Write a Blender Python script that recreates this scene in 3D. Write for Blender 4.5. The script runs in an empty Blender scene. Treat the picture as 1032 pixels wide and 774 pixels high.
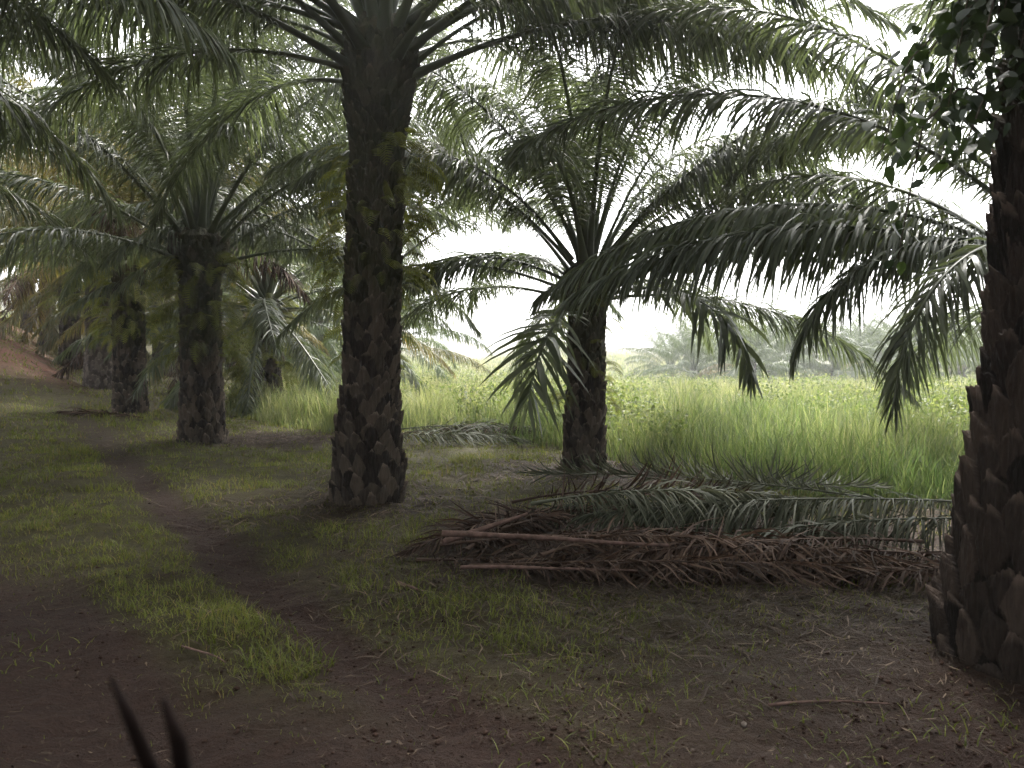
import bpy, math, random
import numpy as np
R = math.radians
random.seed(7)
RNG = np.random.default_rng(7)
C = bpy.context.scene.collection
SC = bpy.context.scene
CAM_H = 1.55
# ------------------------------------------------------------------ helpers
def mesh_np(name, verts, quads, attrs=None, tris=None, smooth=False):
    me = bpy.data.meshes.new(name)
    verts = np.asarray(verts, dtype=np.float32).reshape(-1, 3)
    q = np.asarray(quads, dtype=np.int32).reshape(-1, 4) if quads is not None and len(quads) else np.zeros((0, 4), np.int32)
    t = np.asarray(tris, dtype=np.int32).reshape(-1, 3) if tris is not None and len(tris) else np.zeros((0, 3), np.int32)
    nl = q.size + t.size
    me.vertices.add(len(verts)); me.vertices.foreach_set('co', verts.ravel())
    me.loops.add(nl); me.loops.foreach_set('vertex_index', np.concatenate([q.ravel(), t.ravel()]))
    me.polygons.add(len(q) + len(t))
    starts = np.concatenate([np.arange(len(q)) * 4, q.size + np.arange(len(t)) * 3]).astype(np.int32)
    me.polygons.foreach_set('loop_start', starts)
    if smooth: me.polygons.foreach_set('use_smooth', np.ones(len(starts), bool))
    for k, v in (attrs or {}).items():
        a = me.attributes.new(k, 'FLOAT', 'POINT'); a.data.foreach_set('value', np.asarray(v, dtype=np.float32))
    me.update(calc_edges=True); me.validate()
    return me
def link(name, me, mat, parent=None, loc=(0, 0, 0), rot=(0, 0, 0)):
    o = bpy.data.objects.new(name, me)
    if mat is not None and (len(me.materials) == 0): me.materials.append(mat)
    C.objects.link(o); o.location = loc; o.rotation_euler = rot
    if parent is not None: o.parent = parent
    return o
def tag(o, label, cat, group=None):
    o['label'] = label; o['category'] = cat
    if group: o['group'] = group
    return o
def empty(name, loc, label, cat, group=None):
    o = bpy.data.objects.new(name, None); C.objects.link(o); o.location = loc; o.empty_display_size = .3
    return tag(o, label, cat, group)
def hash2(ix, iy, seed):
    n = (ix.astype(np.int64) * 374761393 + iy.astype(np.int64) * 668265263 + seed * 974634777) & 0x7fffffff
    n = ((n ^ (n >> 13)) * 1274126177) & 0x7fffffff
    return ((n ^ (n >> 16)) & 0xffff) / 65535.0
def vnoise(x, y, seed=0):
    x = np.asarray(x, float); y = np.asarray(y, float)
    ix = np.floor(x); iy = np.floor(y); fx = x - ix; fy = y - iy
    ix = ix.astype(np.int64); iy = iy.astype(np.int64)
    fx = fx * fx * (3 - 2 * fx); fy = fy * fy * (3 - 2 * fy)
    a = hash2(ix, iy, seed); b = hash2(ix + 1, iy, seed); c = hash2(ix, iy + 1, seed); d = hash2(ix + 1, iy + 1, seed)
    return (a * (1 - fx) + b * fx) * (1 - fy) + (c * (1 - fx) + d * fx) * fy
def fbm(x, y, seed=0, octv=4):
    s = 0; a = .5; t = 0
    for i in range(octv):
        s = s + a * vnoise(x * 2 ** i, y * 2 ** i, seed + i * 17); t += a; a *= .5
    return s / t
def sst(a, b, x):
    t = np.clip((x - a) / (b - a), 0, 1); return t * t * (3 - 2 * t)
def norm(v):
    return v / np.maximum(np.linalg.norm(v, axis=-1, keepdims=True), 1e-9)
# ------------------------------------------------------------------ terrain
def H0(x, y):
    x = np.asarray(x, float); y = np.asarray(y, float)
    s = np.maximum(0, -x - 4)
    z = np.minimum(.0062 * s * s, .0062 * 400 + np.maximum(0, s - 20) * .09)
    z = z * sst(4, 14, y)
    off = .81 * x + .58 * y
    z = z + 1.3 * sst(4.0, .8, off) * sst(19, 31, y)
    w = sst(-10, 4, x)
    z = z - w * (np.clip(y - 16, 0, 45) * .022)
    z = z + w * sst(75, 150, y) * (3.6 - .0 * x) * sst(60, 10, x)
    z = z + 6 * sst(180, 420, y)
    return z
def tracks(x, y):
    off = .78 * x + .62 * y
    cr = 1.86 + np.maximum(0, y - 4) * .11
    cl = .74 + np.maximum(0, y - 6) * .07
    return off - cr, off - cl
def H(x, y):
    x = np.asarray(x, float); y = np.asarray(y, float)
    a, b = tracks(x, y)
    z = H0(x, y)
    near = sst(45, 10, np.hypot(x, y))
    z = z + near * ((fbm(x * .9, y * .9, 3) - .5) * .14 + (fbm(x * 4.2, y * 4.2, 9) - .5) * .075)
    tr = np.exp(-(a / .26) ** 2) + np.exp(-(b / .34) ** 2)
    z = z - .055 * tr * sst(18, 9, y)
    return z
def field_edge(x):   # y where the tall grass begins
    x = np.asarray(x, float)
    xs = np.array([-40, -14, -9.5, -7.6, -5.5, -3.2, -1.2, .6, 2.0, 3.2, 4.5, 8, 14, 40])
    ys = np.array([62, 50, 30, 20.8, 17.4, 15.3, 14.9, 13.2, 10.2, 8.3, 7.5, 7.0, 6.5, 6])
    return np.interp(x, xs, ys) + (fbm(x * .8, x * 0 + 3.3, 21) - .5) * 1.6
def grass_mask(x, y):
    a, b = tracks(x, y)
    n = fbm(x * .9, y * .9, 31); n2 = fbm(x * 3.1, y * 3.1, 37)
    off = .78 * x + .62 * y
    wob = (fbm(x * 1.7, y * 1.7, 33) - .5) * .34
    far = sst(7, 15, y)
    g = .8 * np.maximum(sst(.08, .32, np.abs(a + .7 * wob)), .3 * far) * np.maximum(sst(.16, .5, np.abs(b + wob)), .95 * sst(4.6, 7, y))
    strip = (a < 0) & (b > 0)
    g = g * np.where(strip, sst(2.9, 4.6, y), 1)
    left = (b < 0)
    g = g * np.where(left, .8 * sst(4.3, 6.3, y + 3 * wob), 1)
    right = a > 0
    lit = .8 + .2 * sst(6.5, 11, y)
    g = g * np.where(right, lit * sst(2.0, 4.6, y - .45 * x), 1)
    # pale litter near the pile, bare under palms
    px = np.clip(sst(-1.2, 0, x) * sst(5.0, 5.6, y) * sst(8.2, 7.2, y), 0, 1)
    g = g * (1 - .75 * px)
    g = g * (1 - .7 * np.exp(-(((x - 1.6) / 2.0) ** 2 + ((y - 10.4) / 1.0) ** 2)))
    g = g * (1 - .8 * np.exp(-(((x + 4.4) / 1.7) ** 2 + ((y - 14.3) / 1.0) ** 2)))
    g = g * (1 - .6 * np.exp(-(((x + 1.55) / 1.0) ** 2 + ((y - 8.2) / .9) ** 2)))
    g = g * (1 - .55 * np.exp(-(((x - 2.0) / 1.3) ** 2 + ((y - 4.0) / 1.0) ** 2)))
    g = g * sst(.22, .46, n * .65 + n2 * .35 + .14 * g)
    return np.clip(g, 0, 1)
# ------------------------------------------------------------------ materials
def nt(name):
    m = bpy.data.materials.new(name); m.use_nodes = True
    n = m.node_tree.nodes; n.clear()
    return m, n, m.node_tree.links
def leaf_mat(name, cols, rough=.5, trans=.35, tcol=None, spec=.4, nscale=1.2, objvar=.35):
    """cols: ramp of colours driven by the per-leaf value 'var'"""
    m, n, l = nt(name)
    out = n.new('ShaderNodeOutputMaterial'); bs = n.new('ShaderNodeBsdfPrincipled'); tr = n.new('ShaderNodeBsdfTranslucent'); mx = n.new('ShaderNodeMixShader')
    at = n.new('ShaderNodeAttribute'); at.attribute_name = 'var'
    ramp = n.new('ShaderNodeValToRGB'); cr = ramp.color_ramp
    while len(cr.elements) < len(cols): cr.elements.new(.5)
    for i, c in enumerate(cols):
        cr.elements[i].position = i / max(1, len(cols) - 1); cr.elements[i].color = (*c, 1)
    oi = n.new('ShaderNodeObjectInfo'); ad = n.new('ShaderNodeMath'); ad.operation = 'MULTIPLY_ADD'
    ad.inputs[1].default_value = objvar; l.new(oi.outputs['Random'], ad.inputs[0]); l.new(at.outputs['Fac'], ad.inputs[2])
    sb = n.new('ShaderNodeMath'); sb.operation = 'SUBTRACT'; sb.inputs[1].default_value = objvar * .5; l.new(ad.outputs[0], sb.inputs[0])
    l.new(sb.outputs[0], ramp.inputs['Fac'])
    tc = n.new('ShaderNodeTexCoord'); nz = n.new('ShaderNodeTexNoise'); nz.inputs['Scale'].default_value = nscale; nz.inputs['Detail'].default_value = 3
    l.new(tc.outputs['Object'], nz.inputs['Vector'])
    mp = n.new('ShaderNodeMapRange'); mp.inputs['From Min'].default_value = .3; mp.inputs['From Max'].default_value = .7; mp.inputs['To Min'].default_value = .72; mp.inputs['To Max'].default_value = 1.25
    l.new(nz.outputs['Fac'], mp.inputs['Value'])
    mu = n.new('ShaderNodeMix'); mu.data_type = 'RGBA'; mu.blend_type = 'MULTIPLY'; mu.inputs[0].default_value = 1
    l.new(ramp.outputs['Color'], mu.inputs[6]); l.new(mp.outputs[0], mu.inputs[7])
    l.new(mu.outputs[2], bs.inputs['Base Color']); bs.inputs['Roughness'].default_value = rough; bs.inputs['Specular IOR Level'].default_value = spec
    t2 = n.new('ShaderNodeMix'); t2.data_type = 'RGBA'; t2.blend_type = 'MULTIPLY'; t2.inputs[0].default_value = 1
    l.new(mu.outputs[2], t2.inputs[6]); t2.inputs[7].default_value = (*(tcol or (1.5, 1.5, .8)), 1)
    l.new(t2.outputs[2], tr.inputs['Color'])
    mx.inputs[0].default_value = trans; l.new(bs.outputs[0], mx.inputs[1]); l.new(tr.outputs[0], mx.inputs[2]); l.new(mx.outputs[0], out.inputs['Surface'])
    return m
M = {}
M['frond'] = leaf_mat('palm_leaf', [(.044, .056, .034), (.072, .088, .050), (.11, .128, .075)], .42, .38, (1.4, 1.45, .9), .5)
M['frond_warm'] = leaf_mat('palm_leaf_warm', [(.055, .062, .022), (.09, .095, .034), (.15, .12, .055)], .5, .35, (1.6, 1.45, .7), .4)
M['frond_far'] = leaf_mat('palm_leaf_far', [(.04, .065, .025), (.062, .09, .033), (.09, .12, .048)], .5, .3)
M['dead'] = leaf_mat('dry_frond', [(.022, .014, .010), (.050, .031, .022), (.12, .080, .058)], .85, .15, (1.2, 1, .8), .2)
M['wilt'] = leaf_mat('wilted_frond', [(.026, .031, .018), (.048, .055, .034), (.095, .10, .068)], .7, .15, (1.2, 1.2, .9), .2)
M['fern'] = leaf_mat('fern_leaf', [(.065, .075, .018), (.115, .13, .028), (.19, .195, .05)], .6, .35, (1.5, 1.5, .6), .25)
M['vine'] = leaf_mat('vine_leaf', [(.018, .030, .014), (.030, .046, .020), (.05, .07, .03)], .4, .3, (1.4, 1.6, .7), .5)
M['tall'] = leaf_mat('field_grass', [(.055, .092, .030), (.112, .145, .054), (.20, .21, .10), (.34, .31, .20)], .6, .5, (1.2, 1.2, .9), .25, .35, 0)
M['weed'] = leaf_mat('weed_leaf', [(.065, .09, .036), (.12, .145, .07), (.21, .215, .13)], .6, .4, (1.3, 1.4, .6), .25, .5, 0)
M['short'] = leaf_mat('lawn_grass', [(.062, .078, .018), (.105, .125, .028), (.165, .17, .050), (.22, .17, .085)], .6, .35, (1.4, 1.4, .7), .2, .8, 0)
M['litter'] = leaf_mat('dry_litter', [(.028, .019, .014), (.055, .038, .027), (.13, .095, .065)], .8, .05, (1, 1, 1), .15, .8, 0)
M['canopy'] = leaf_mat('tree_leaf', [(.045, .075, .022), (.065, .10, .03), (.09, .13, .04)], .55, .3)
def bark_mat(name, dark, mid, tip):
    m, n, l = nt(name)
    out = n.new('ShaderNodeOutputMaterial'); bs = n.new('ShaderNodeBsdfPrincipled')
    at = n.new('ShaderNodeAttribute'); at.attribute_name = 'var'; at2 = n.new('ShaderNodeAttribute'); at2.attribute_name = 'tip'
    at3 = n.new('ShaderNodeAttribute'); at3.attribute_name = 'moss'
    tc = n.new('ShaderNodeTexCoord'); mpn = n.new('ShaderNodeMapping'); mpn.inputs['Scale'].default_value = (1, 1, .18)
    nz = n.new('ShaderNodeTexNoise'); nz.inputs['Scale'].default_value = 34; nz.inputs['Detail'].default_value = 6; nz.inputs['Roughness'].default_value = .65
    l.new(tc.outputs['Object'], mpn.inputs[0]); l.new(mpn.outputs[0], nz.inputs['Vector'])
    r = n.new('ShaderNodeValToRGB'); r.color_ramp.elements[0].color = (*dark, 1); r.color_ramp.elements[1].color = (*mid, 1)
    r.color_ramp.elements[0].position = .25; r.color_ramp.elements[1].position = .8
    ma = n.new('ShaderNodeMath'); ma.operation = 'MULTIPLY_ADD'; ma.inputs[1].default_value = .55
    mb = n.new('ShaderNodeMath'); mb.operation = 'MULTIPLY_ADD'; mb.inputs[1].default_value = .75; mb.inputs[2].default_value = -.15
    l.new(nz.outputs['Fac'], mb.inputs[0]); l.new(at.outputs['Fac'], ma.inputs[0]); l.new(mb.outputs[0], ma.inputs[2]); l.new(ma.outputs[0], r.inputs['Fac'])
    mx = n.new('ShaderNodeMix'); mx.data_type = 'RGBA'; l.new(at2.outputs['Fac'], mx.inputs[0]); l.new(r.outputs[0], mx.inputs[6]); mx.inputs[7].default_value = (*tip, 1)
    nz2 = n.new('ShaderNodeTexNoise'); nz2.inputs['Scale'].default_value = 5; nz2.inputs['Detail'].default_value = 4; l.new(tc.outputs['Object'], nz2.inputs['Vector'])
    mm = n.new('ShaderNodeMath'); mm.operation = 'MULTIPLY'; l.new(nz2.outputs['Fac'], mm.inputs[0]); l.new(at3.outputs['Fac'], mm.inputs[1])
    m3 = n.new('ShaderNodeMix'); m3.data_type = 'RGBA'; l.new(mm.outputs[0], m3.inputs[0]); l.new(mx.outputs[2], m3.inputs[6]); m3.inputs[7].default_value = (.035, .045, .014, 1)
    l.new(m3.outputs[2], bs.inputs['Base Color']); bs.inputs['Roughness'].default_value = .85; bs.inputs['Specular IOR Level'].default_value = .2
    bp = n.new('ShaderNodeBump'); bp.inputs['Strength'].default_value = 1; bp.inputs['Distance'].default_value = .03
    l.new(nz.outputs['Fac'], bp.inputs['Height']); l.new(bp.outputs[0], bs.inputs['Normal'])
    l.new(bs.outputs[0], out.inputs['Surface'])
    return m
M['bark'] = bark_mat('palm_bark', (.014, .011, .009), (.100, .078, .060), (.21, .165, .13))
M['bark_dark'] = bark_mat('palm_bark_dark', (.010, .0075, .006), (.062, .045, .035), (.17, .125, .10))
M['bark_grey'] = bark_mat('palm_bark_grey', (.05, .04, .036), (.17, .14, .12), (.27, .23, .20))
def simple_bark(name, a, b, scale=20):
    m, n, l = nt(name)
    out = n.new('ShaderNodeOutputMaterial'); bs = n.new('ShaderNodeBsdfPrincipled')
    tc = n.new('ShaderNodeTexCoord'); nz = n.new('ShaderNodeTexNoise'); nz.inputs['Scale'].default_value = scale; nz.inputs['Detail'].default_value = 5
    l.new(tc.outputs['Object'], nz.inputs['Vector'])
    r = n.new('ShaderNodeValToRGB'); r.color_ramp.elements[0].color = (*a, 1); r.color_ramp.elements[1].color = (*b, 1); r.color_ramp.elements[0].position = .3; r.color_ramp.elements[1].position = .7
    l.new(nz.outputs['Fac'], r.inputs['Fac']); l.new(r.outputs[0], bs.inputs['Base Color']); bs.inputs['Roughness'].default_value = .9; bs.inputs['Specular IOR Level'].default_value = .1
    bp = n.new('ShaderNodeBump'); bp.inputs['Strength'].default_value = .5; bp.inputs['Distance'].default_value = .01; l.new(nz.outputs['Fac'], bp.inputs['Height']); l.new(bp.outputs[0], bs.inputs['Normal'])
    l.new(bs.outputs[0], out.inputs['Surface']); return m
M['stick'] = simple_bark('dry_stick', (.06, .038, .031), (.17, .11, .092))
M['twig'] = simple_bark('dark_twig', (.005, .003, .0025), (.011, .006, .005))
M['wood'] = simple_bark('tree_bark', (.05, .04, .03), (.12, .10, .08))
M['stone'] = simple_bark('pebble', (.07, .055, .045), (.17, .145, .125))
M['crumb'] = simple_bark('soil_crumb', (.020, .0110, .0080), (.058, .034, .025), 9)
def ground_mat():
    m, n, l = nt('plantation_ground')
    out = n.new('ShaderNodeOutputMaterial'); bs = n.new('ShaderNodeBsdfPrincipled'); tc = n.new('ShaderNodeTexCoord')
    def noise(s, d=6, rg=.6):
        z = n.new('ShaderNodeTexNoise'); z.inputs['Scale'].default_value = s; z.inputs['Detail'].default_value = d; z.inputs['Roughness'].default_value = rg
        l.new(tc.outputs['Object'], z.inputs['Vector']); return z
    def ramp(fac, a, b, p=.3, q=.7):
        r = n.new('ShaderNodeValToRGB'); r.color_ramp.elements[0].color = (*a, 1); r.color_ramp.elements[1].color = (*b, 1)
        r.color_ramp.elements[0].position = p; r.color_ramp.elements[1].position = q; l.new(fac, r.inputs['Fac']); return r.outputs[0]
    def attr(k):
        a = n.new('ShaderNodeAttribute'); a.attribute_name = k; return a.outputs['Fac']
    def mix(f, a, b):
        x = n.new('ShaderNodeMix'); x.data_type = 'RGBA'; l.new(f, x.inputs[0]); l.new(a, x.inputs[6]); l.new(b, x.inputs[7]); return x.outputs[2]
    n1 = noise(1.7); n2 = noise(14, 8, .7); n3 = noise(70, 4, .7); n4 = noise(6, 6)
    dirt = ramp(n2.outputs['Fac'], (.020, .0100, .0070), (.060, .0315, .0215), .3, .72)
    dirt2 = ramp(n3.outputs['Fac'], (.024, .0125, .0090), (.068, .038, .027), .35, .75)
    d = mix(n1.outputs['Fac'], dirt, dirt2)
    gr = ramp(n4.outputs['Fac'], (.038, .034, .012), (.078, .074, .022))
    li = ramp(n3.outputs['Fac'], (.032, .021, .016), (.085, .058, .044), .35, .7)
    red = ramp(n2.outputs['Fac'], (.085, .036, .024), (.17, .080, .055))
    c = mix(attr('grass'), d, gr); c = mix(attr('litter'), c, li); c = mix(attr('red'), c, red)
    l.new(c, bs.inputs['Base Color']); bs.inputs['Roughness'].default_value = .9; bs.inputs['Specular IOR Level'].default_value = .2
    ad = n.new('ShaderNodeMath'); ad.operation = 'MULTIPLY_ADD'; ad.inputs[1].default_value = .35; l.new(n3.outputs['Fac'], ad.inputs[0]); l.new(n2.outputs['Fac'], ad.inputs[2])
    bp = n.new('ShaderNodeBump'); bp.inputs['Strength'].default_value = 1; bp.inputs['Distance'].default_value = .10; l.new(ad.outputs[0], bp.inputs['Height']); l.new(bp.outputs[0], bs.inputs['Normal'])
    l.new(bs.outputs[0], out.inputs['Surface']); return m
M['ground'] = ground_mat()
# ------------------------------------------------------------------ ground sheet
def build_ground():
    N = 220; i = np.arange(-N, N + 1); k = .03
    ax = 1.33 * np.sinh(k * i) * 1.25
    X, Y = np.meshgrid(ax, ax + 4.5)
    Z = H(X, Y)
    n = 2 * N + 1
    V = np.stack([X, Y, Z], -1).reshape(-1, 3)
    a = np.arange(n * n).reshape(n, n)
    q = np.stack([a[:-1, :-1], a[:-1, 1:], a[1:, 1:], a[1:, :-1]], -1).reshape(-1, 4)
    x, y = X.ravel(), Y.ravel()
    g = np.maximum(grass_mask(x, y), sst(-.4, .6, y - field_edge(x)))
    g = np.maximum(g, .7 * sst(14, 20, y))
    lit = .8 * np.exp(-(((x - 1.5) / 1.9) ** 2 + ((y - 10.7) / 1.2) ** 2)) + .8 * np.exp(-(((x + 4.3) / 1.8) ** 2 + ((y - 14.4) / 1.1) ** 2)) \
        + .75 * np.exp(-(((x - 1.4) / 2.6) ** 2 + ((y - 6.6) / 1.3) ** 2)) + .35 * np.exp(-(((x + 8.5) / 2.5) ** 2 + ((y - 19.5) / 1.3) ** 2))
    lit = np.clip(lit * (.4 + 1.2 * fbm(x * 2, y * 2, 51)), 0, 1)
    off = .81 * x + .58 * y
    red = np.clip(1.0 * sst(3.9, 3.0, off) * sst(21, 26, y) * sst(.35, .5, fbm(x * .5, y * .5, 61) + .1) + .45 * sst(-.2, -1.6, tracks(x, y)[1]) * sst(3.5, 6, y) * sst(16, 10, y), 0, 1) * sst(80, 50, y)
    me = mesh_np('ground', V, q, {'grass': g, 'litter': lit, 'red': red}, smooth=True)
    o = link('ground', me, M['ground']); o['kind'] = 'structure'
build_ground()
# ------------------------------------------------------------------ palm fronds
UP = np.array([0, 0, 1.0])
def frond_mesh(e0, bend, L, seed, npair=120, wid=.040, leaf=.85, droop=1.5, pw=1.4, side=0.0, petiole=.16, rad=.055, sparse=0., ground=False, nseg=4, drop=.0, twist=0., gz=0., jitter=.10):
    r = np.random.default_rng(seed)
    S = 30
    s = np.linspace(0, 1, S)
    th = np.radians(e0 - bend * s ** pw)
    ph = np.radians(side) * s ** 1.5
    T = np.stack([np.cos(th) * np.cos(ph), np.cos(th) * np.sin(ph), np.sin(th)], -1)
    P = np.concatenate([[np.zeros(3)], np.cumsum((T[1:] + T[:-1]) * .5 * L / (S - 1), 0)])
    if ground:
        P[:, 2] = np.maximum(P[:, 2], .015 - gz)
    side_v = norm(np.cross(np.tile(UP, (S, 1)), T + np.array([1e-4, 0, 0]))); 
    hd = np.stack([np.cos(ph), np.sin(ph), 0 * ph], -1)
    side_v = np.stack([-hd[:, 1], hd[:, 0], 0 * ph], -1)
    Nn = norm(np.cross(T, side_v))
    # rachis: flattened tapering stalk, 6-sided
    w = rad * (1 - s) ** .8 * (1 + 1.1 * np.exp(-s * 14)) + .003; h = w * .55
    K = 6; ang = np.arange(K) / K * 2 * np.pi
    ring = P[:, None] + side_v[:, None] * (np.cos(ang)[None, :, None] * w[:, None, None]) + Nn[:, None] * (np.sin(ang)[None, :, None] * h[:, None, None])
    V = [ring.reshape(-1, 3)]; var = [np.full(S * K, .62)]
    a = np.arange(S * K).reshape(S, K); b = np.roll(a, -1, 1)
    Q = [np.stack([a[:-1], b[:-1], b[1:], a[1:]], -1).reshape(-1, 4)]
    base = S * K
    # leaflets
    M_ = npair * 2
    u = np.repeat((np.arange(npair) + .5) / npair, 2) + r.uniform(-.4, .4, M_) / npair
    sg = np.tile([1., -1.], npair)
    u = np.clip(petiole + (1 - petiole) * u, petiole, .999)
    keep = r.random(M_) >= sparse
    u, sg = u[keep], sg[keep]; m = len(u)
    def ip(A): return np.stack([np.interp(u, s, A[:, j]) for j in range(3)], -1)
    p0, t, sv, nn = ip(P), norm(ip(T)), ip(side_v), norm(ip(Nn))
    v = (u - petiole) / (1 - petiole)
    prof = np.clip(np.minimum(.22 + 2.6 * v, 1.0), 0, 1) * (1 - .62 * np.clip((v - .55) / .45, 0, 1) ** 1.3)
    ll = leaf * prof * r.uniform(.8, 1.12, m) * np.where(r.random(m) < .09, r.uniform(.3, .8, m), 1)
    al = np.radians(np.interp(v, [0, .15, .8, 1], [75, 62, 45, 16]) + r.normal(0, 7, m))
    be = np.radians(np.where(r.random(m) < .5, -18, 26) + r.normal(0, 9, m) + twist * sg)
    d0 = norm(np.cos(al)[:, None] * t + np.sin(al)[:, None] * (sv * (sg * np.cos(be))[:, None] + nn * np.sin(be)[:, None]))
    dr = droop * r.uniform(.6, 1.35, m) * (.45 + .55 * prof)
    pts = [p0]; d = d0; jit = r.normal(0, jitter, (m, 3))
    for j in range(nseg):
        qf = ((j + 1) / nseg)
        d = norm(d0 + UP * (-(dr * qf ** 1.25 + drop))[:, None] + jit * qf)
        pts.append(pts[-1] + d * (ll / nseg)[:, None])
    pts = np.stack(pts, 1)
    if ground:
        hgt = -gz + r.uniform(.005, .10, m)[:, None] * np.linspace(1, .3, nseg + 1)[None]
        pts[:, :, 2] = np.maximum(pts[:, :, 2], hgt)
    dirs = norm(np.diff(pts, axis=1)); dirs = np.concatenate([dirs[:, :1], dirs], 1)
    tw = norm(t[:, None] + r.normal(0, .45, (m, 1, 3)))
    W = norm(tw - (tw * dirs).sum(-1, keepdims=True) * dirs)
    wp = {4: [.45, 1, .92, .6, .03], 3: [.5, 1, .75, .03], 2: [.6, 1, .03]}[nseg]
    hw = np.array(wp)[None, :, None] * (wid * .5 * (.55 + .45 * prof) * r.uniform(.75, 1.2, m))[:, None, None]
    A = pts - W * hw; B = pts + W * hw
    vv = np.stack([A, B], 2)           # m, nseg+1, 2, 3
    V.append(vv.reshape(-1, 3)); rv = r.uniform(.1, .9, m); rv = np.where(r.random(m) < .04, 1.0, rv)
    var.append(np.repeat(rv, (nseg + 1) * 2))
    idx = base + np.arange(m * (nseg + 1) * 2).reshape(m, nseg + 1, 2)
    Q.append(np.stack([idx[:, :-1, 0], idx[:, :-1, 1], idx[:, 1:, 1], idx[:, 1:, 0]], -1).reshape(-1, 4))
    return mesh_np('frond', np.concatenate(V), np.concatenate(Q), {'var': np.concatenate(var)})
CLASSES = [(84, 28, 1.7), (75, 46, 1.6), (64, 62, 1.5), (52, 74, 1.4), (38, 74, 1.3), (24, 70, 1.25), (8, 60, 1.15), (-12, 46, 1.0), (-38, 30, 1.0)]
FR = {}
def frond_variant(lod, mat, ci, k):
    key = (lod, mat, ci, k)
    if key not in FR:
        e0, bend, pw = CLASSES[ci]
        rr = random.Random(ci * 31 + k * 7 + lod)
        kw = {0: dict(npair=270, wid=.0225, leaf=.82, rad=.044), 1: dict(npair=165, wid=.032, nseg=3, leaf=.8, rad=.046), 2: dict(npair=52, wid=.12, nseg=2)}[lod]
        me = frond_mesh(e0 + rr.uniform(-5, 5), bend + rr.uniform(-10, 10), 5.4 * rr.uniform(.93, 1.07), 100 + ci * 10 + k + lod * 1000, droop=rr.uniform(1.5, 2.8), jitter=rr.uniform(.1, .24), sparse=rr.uniform(.02, .14), pw=pw, side=rr.uniform(-25, 25), **kw)
        me.materials.append(M[mat]); FR[key] = me
    return FR[key]
# ------------------------------------------------------------------ trunks
def trunk_mesh(h, rb, rm, rt, seed, na=150, nz=230, lean=(0, 0), ncol=10, pitch=.112, boot=(.30, .085, .075), moss=(1.6, 2.4), flare=.35):
    r = np.random.default_rng(seed)
    th = np.linspace(0, 2 * np.pi, na, endpoint=False); z = np.linspace(-.15, h, nz)
    TH, Z = np.meshgrid(th, z)
    r0 = np.interp(Z, [-.15, 0, flare, flare + .9, h * .75, h * .9, h * .96, h], [rb * 1.06, rb * 1.04, rb, rm * 1.04, rm, rt * .93, rt * .88, rt * .5])
    hb = np.zeros_like(Z); var = np.zeros_like(Z) + .1; tip = np.zeros_like(Z)  # var floor: dark fibre between boots, with crevice shade put into the colour
    BL, BW, BH = boot
    nrow = int(h / pitch) + 3
    for j in range(-2, nrow):
        rows = (Z > j * pitch - .12) & (Z < j * pitch + BL * 1.35)
        if not rows.any(): continue
        zi = np.where(rows.any(1))[0]; sl = slice(zi[0], zi[-1] + 1)
        zz = Z[sl]; tt = TH[sl]; rr = r0[sl]
        for c in range(ncol):
            z0 = j * pitch + r.uniform(-.03, .03); t0 = (c + .5 * (j % 2) + .045 * j + r.uniform(-.10, .10)) / ncol * 2 * np.pi
            if r.random() < .05: continue
            bl = BL * r.uniform(.75, 1.25); bw = BW * r.uniform(.85, 1.2); bh = BH * r.uniform(.6, 1.35); v = r.uniform(0, 1); sk = r.uniform(-.25, .25); cut = r.uniform(.72, .97)
            b = (zz - z0) / bl
            a = (tt - t0 + np.pi) % (2 * np.pi) - np.pi
            bc = np.clip(b, 0, 1)
            wp = np.where(bc < .42, .35 + .65 * bc / .42, 1 - .93 * ((bc - .42) / .58) ** 1.15)
            a = (a * rr - sk * (zz - z0) * .5) / (bw * wp)
            ins = (b > 0) & (b < 1) & (np.abs(a) < 1)
            ins = ins & (b < cut + .10 * a * np.sign(sk))
            hh = bh * (.12 + .88 * bc) * (.50 + .50 * (1 - np.abs(a)) ** .8) * np.clip((1 - np.abs(a)) * 9, 0, 1) * (1 + .10 * np.sin(a * 13 + v * 20))
            hh = np.where(ins, hh, 0)
            up = hh > hb[sl]
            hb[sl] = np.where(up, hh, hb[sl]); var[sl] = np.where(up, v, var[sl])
            tip[sl] = np.where(up, np.clip((b - cut + .16) / .12, 0, 1) * .8 * r.uniform(0, 1), tip[sl])
    hb = hb + (fbm(TH * 40, Z * 12, seed + 5) - .5) * .026
    hb = hb * (1 - .5 * sst(.0, -.1, Z))
    rad = r0 + hb - .035
    lx = lean[0] * (Z / h) ** 1.0; ly = lean[1] * (Z / h)
    V = np.stack([rad * np.cos(TH) + lx, rad * np.sin(TH) + ly, Z + hb * .8], -1).reshape(-1, 3)
    a = np.arange(na * nz).reshape(nz, na); b = np.roll(a, -1, 1)
    Q = np.stack([a[:-1], b[:-1], b[1:], a[1:]], -1).reshape(-1, 4)
    V = np.concatenate([V, [[lean[0], lean[1], h + .1]]])
    top = np.stack([a[-1], b[-1], np.full(na, na * nz)], -1)
    mo = sst(moss[0], moss[1], Z).ravel()
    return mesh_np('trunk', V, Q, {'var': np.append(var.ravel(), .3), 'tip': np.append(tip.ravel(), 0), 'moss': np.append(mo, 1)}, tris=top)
TR = {}
PALMS = []
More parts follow.
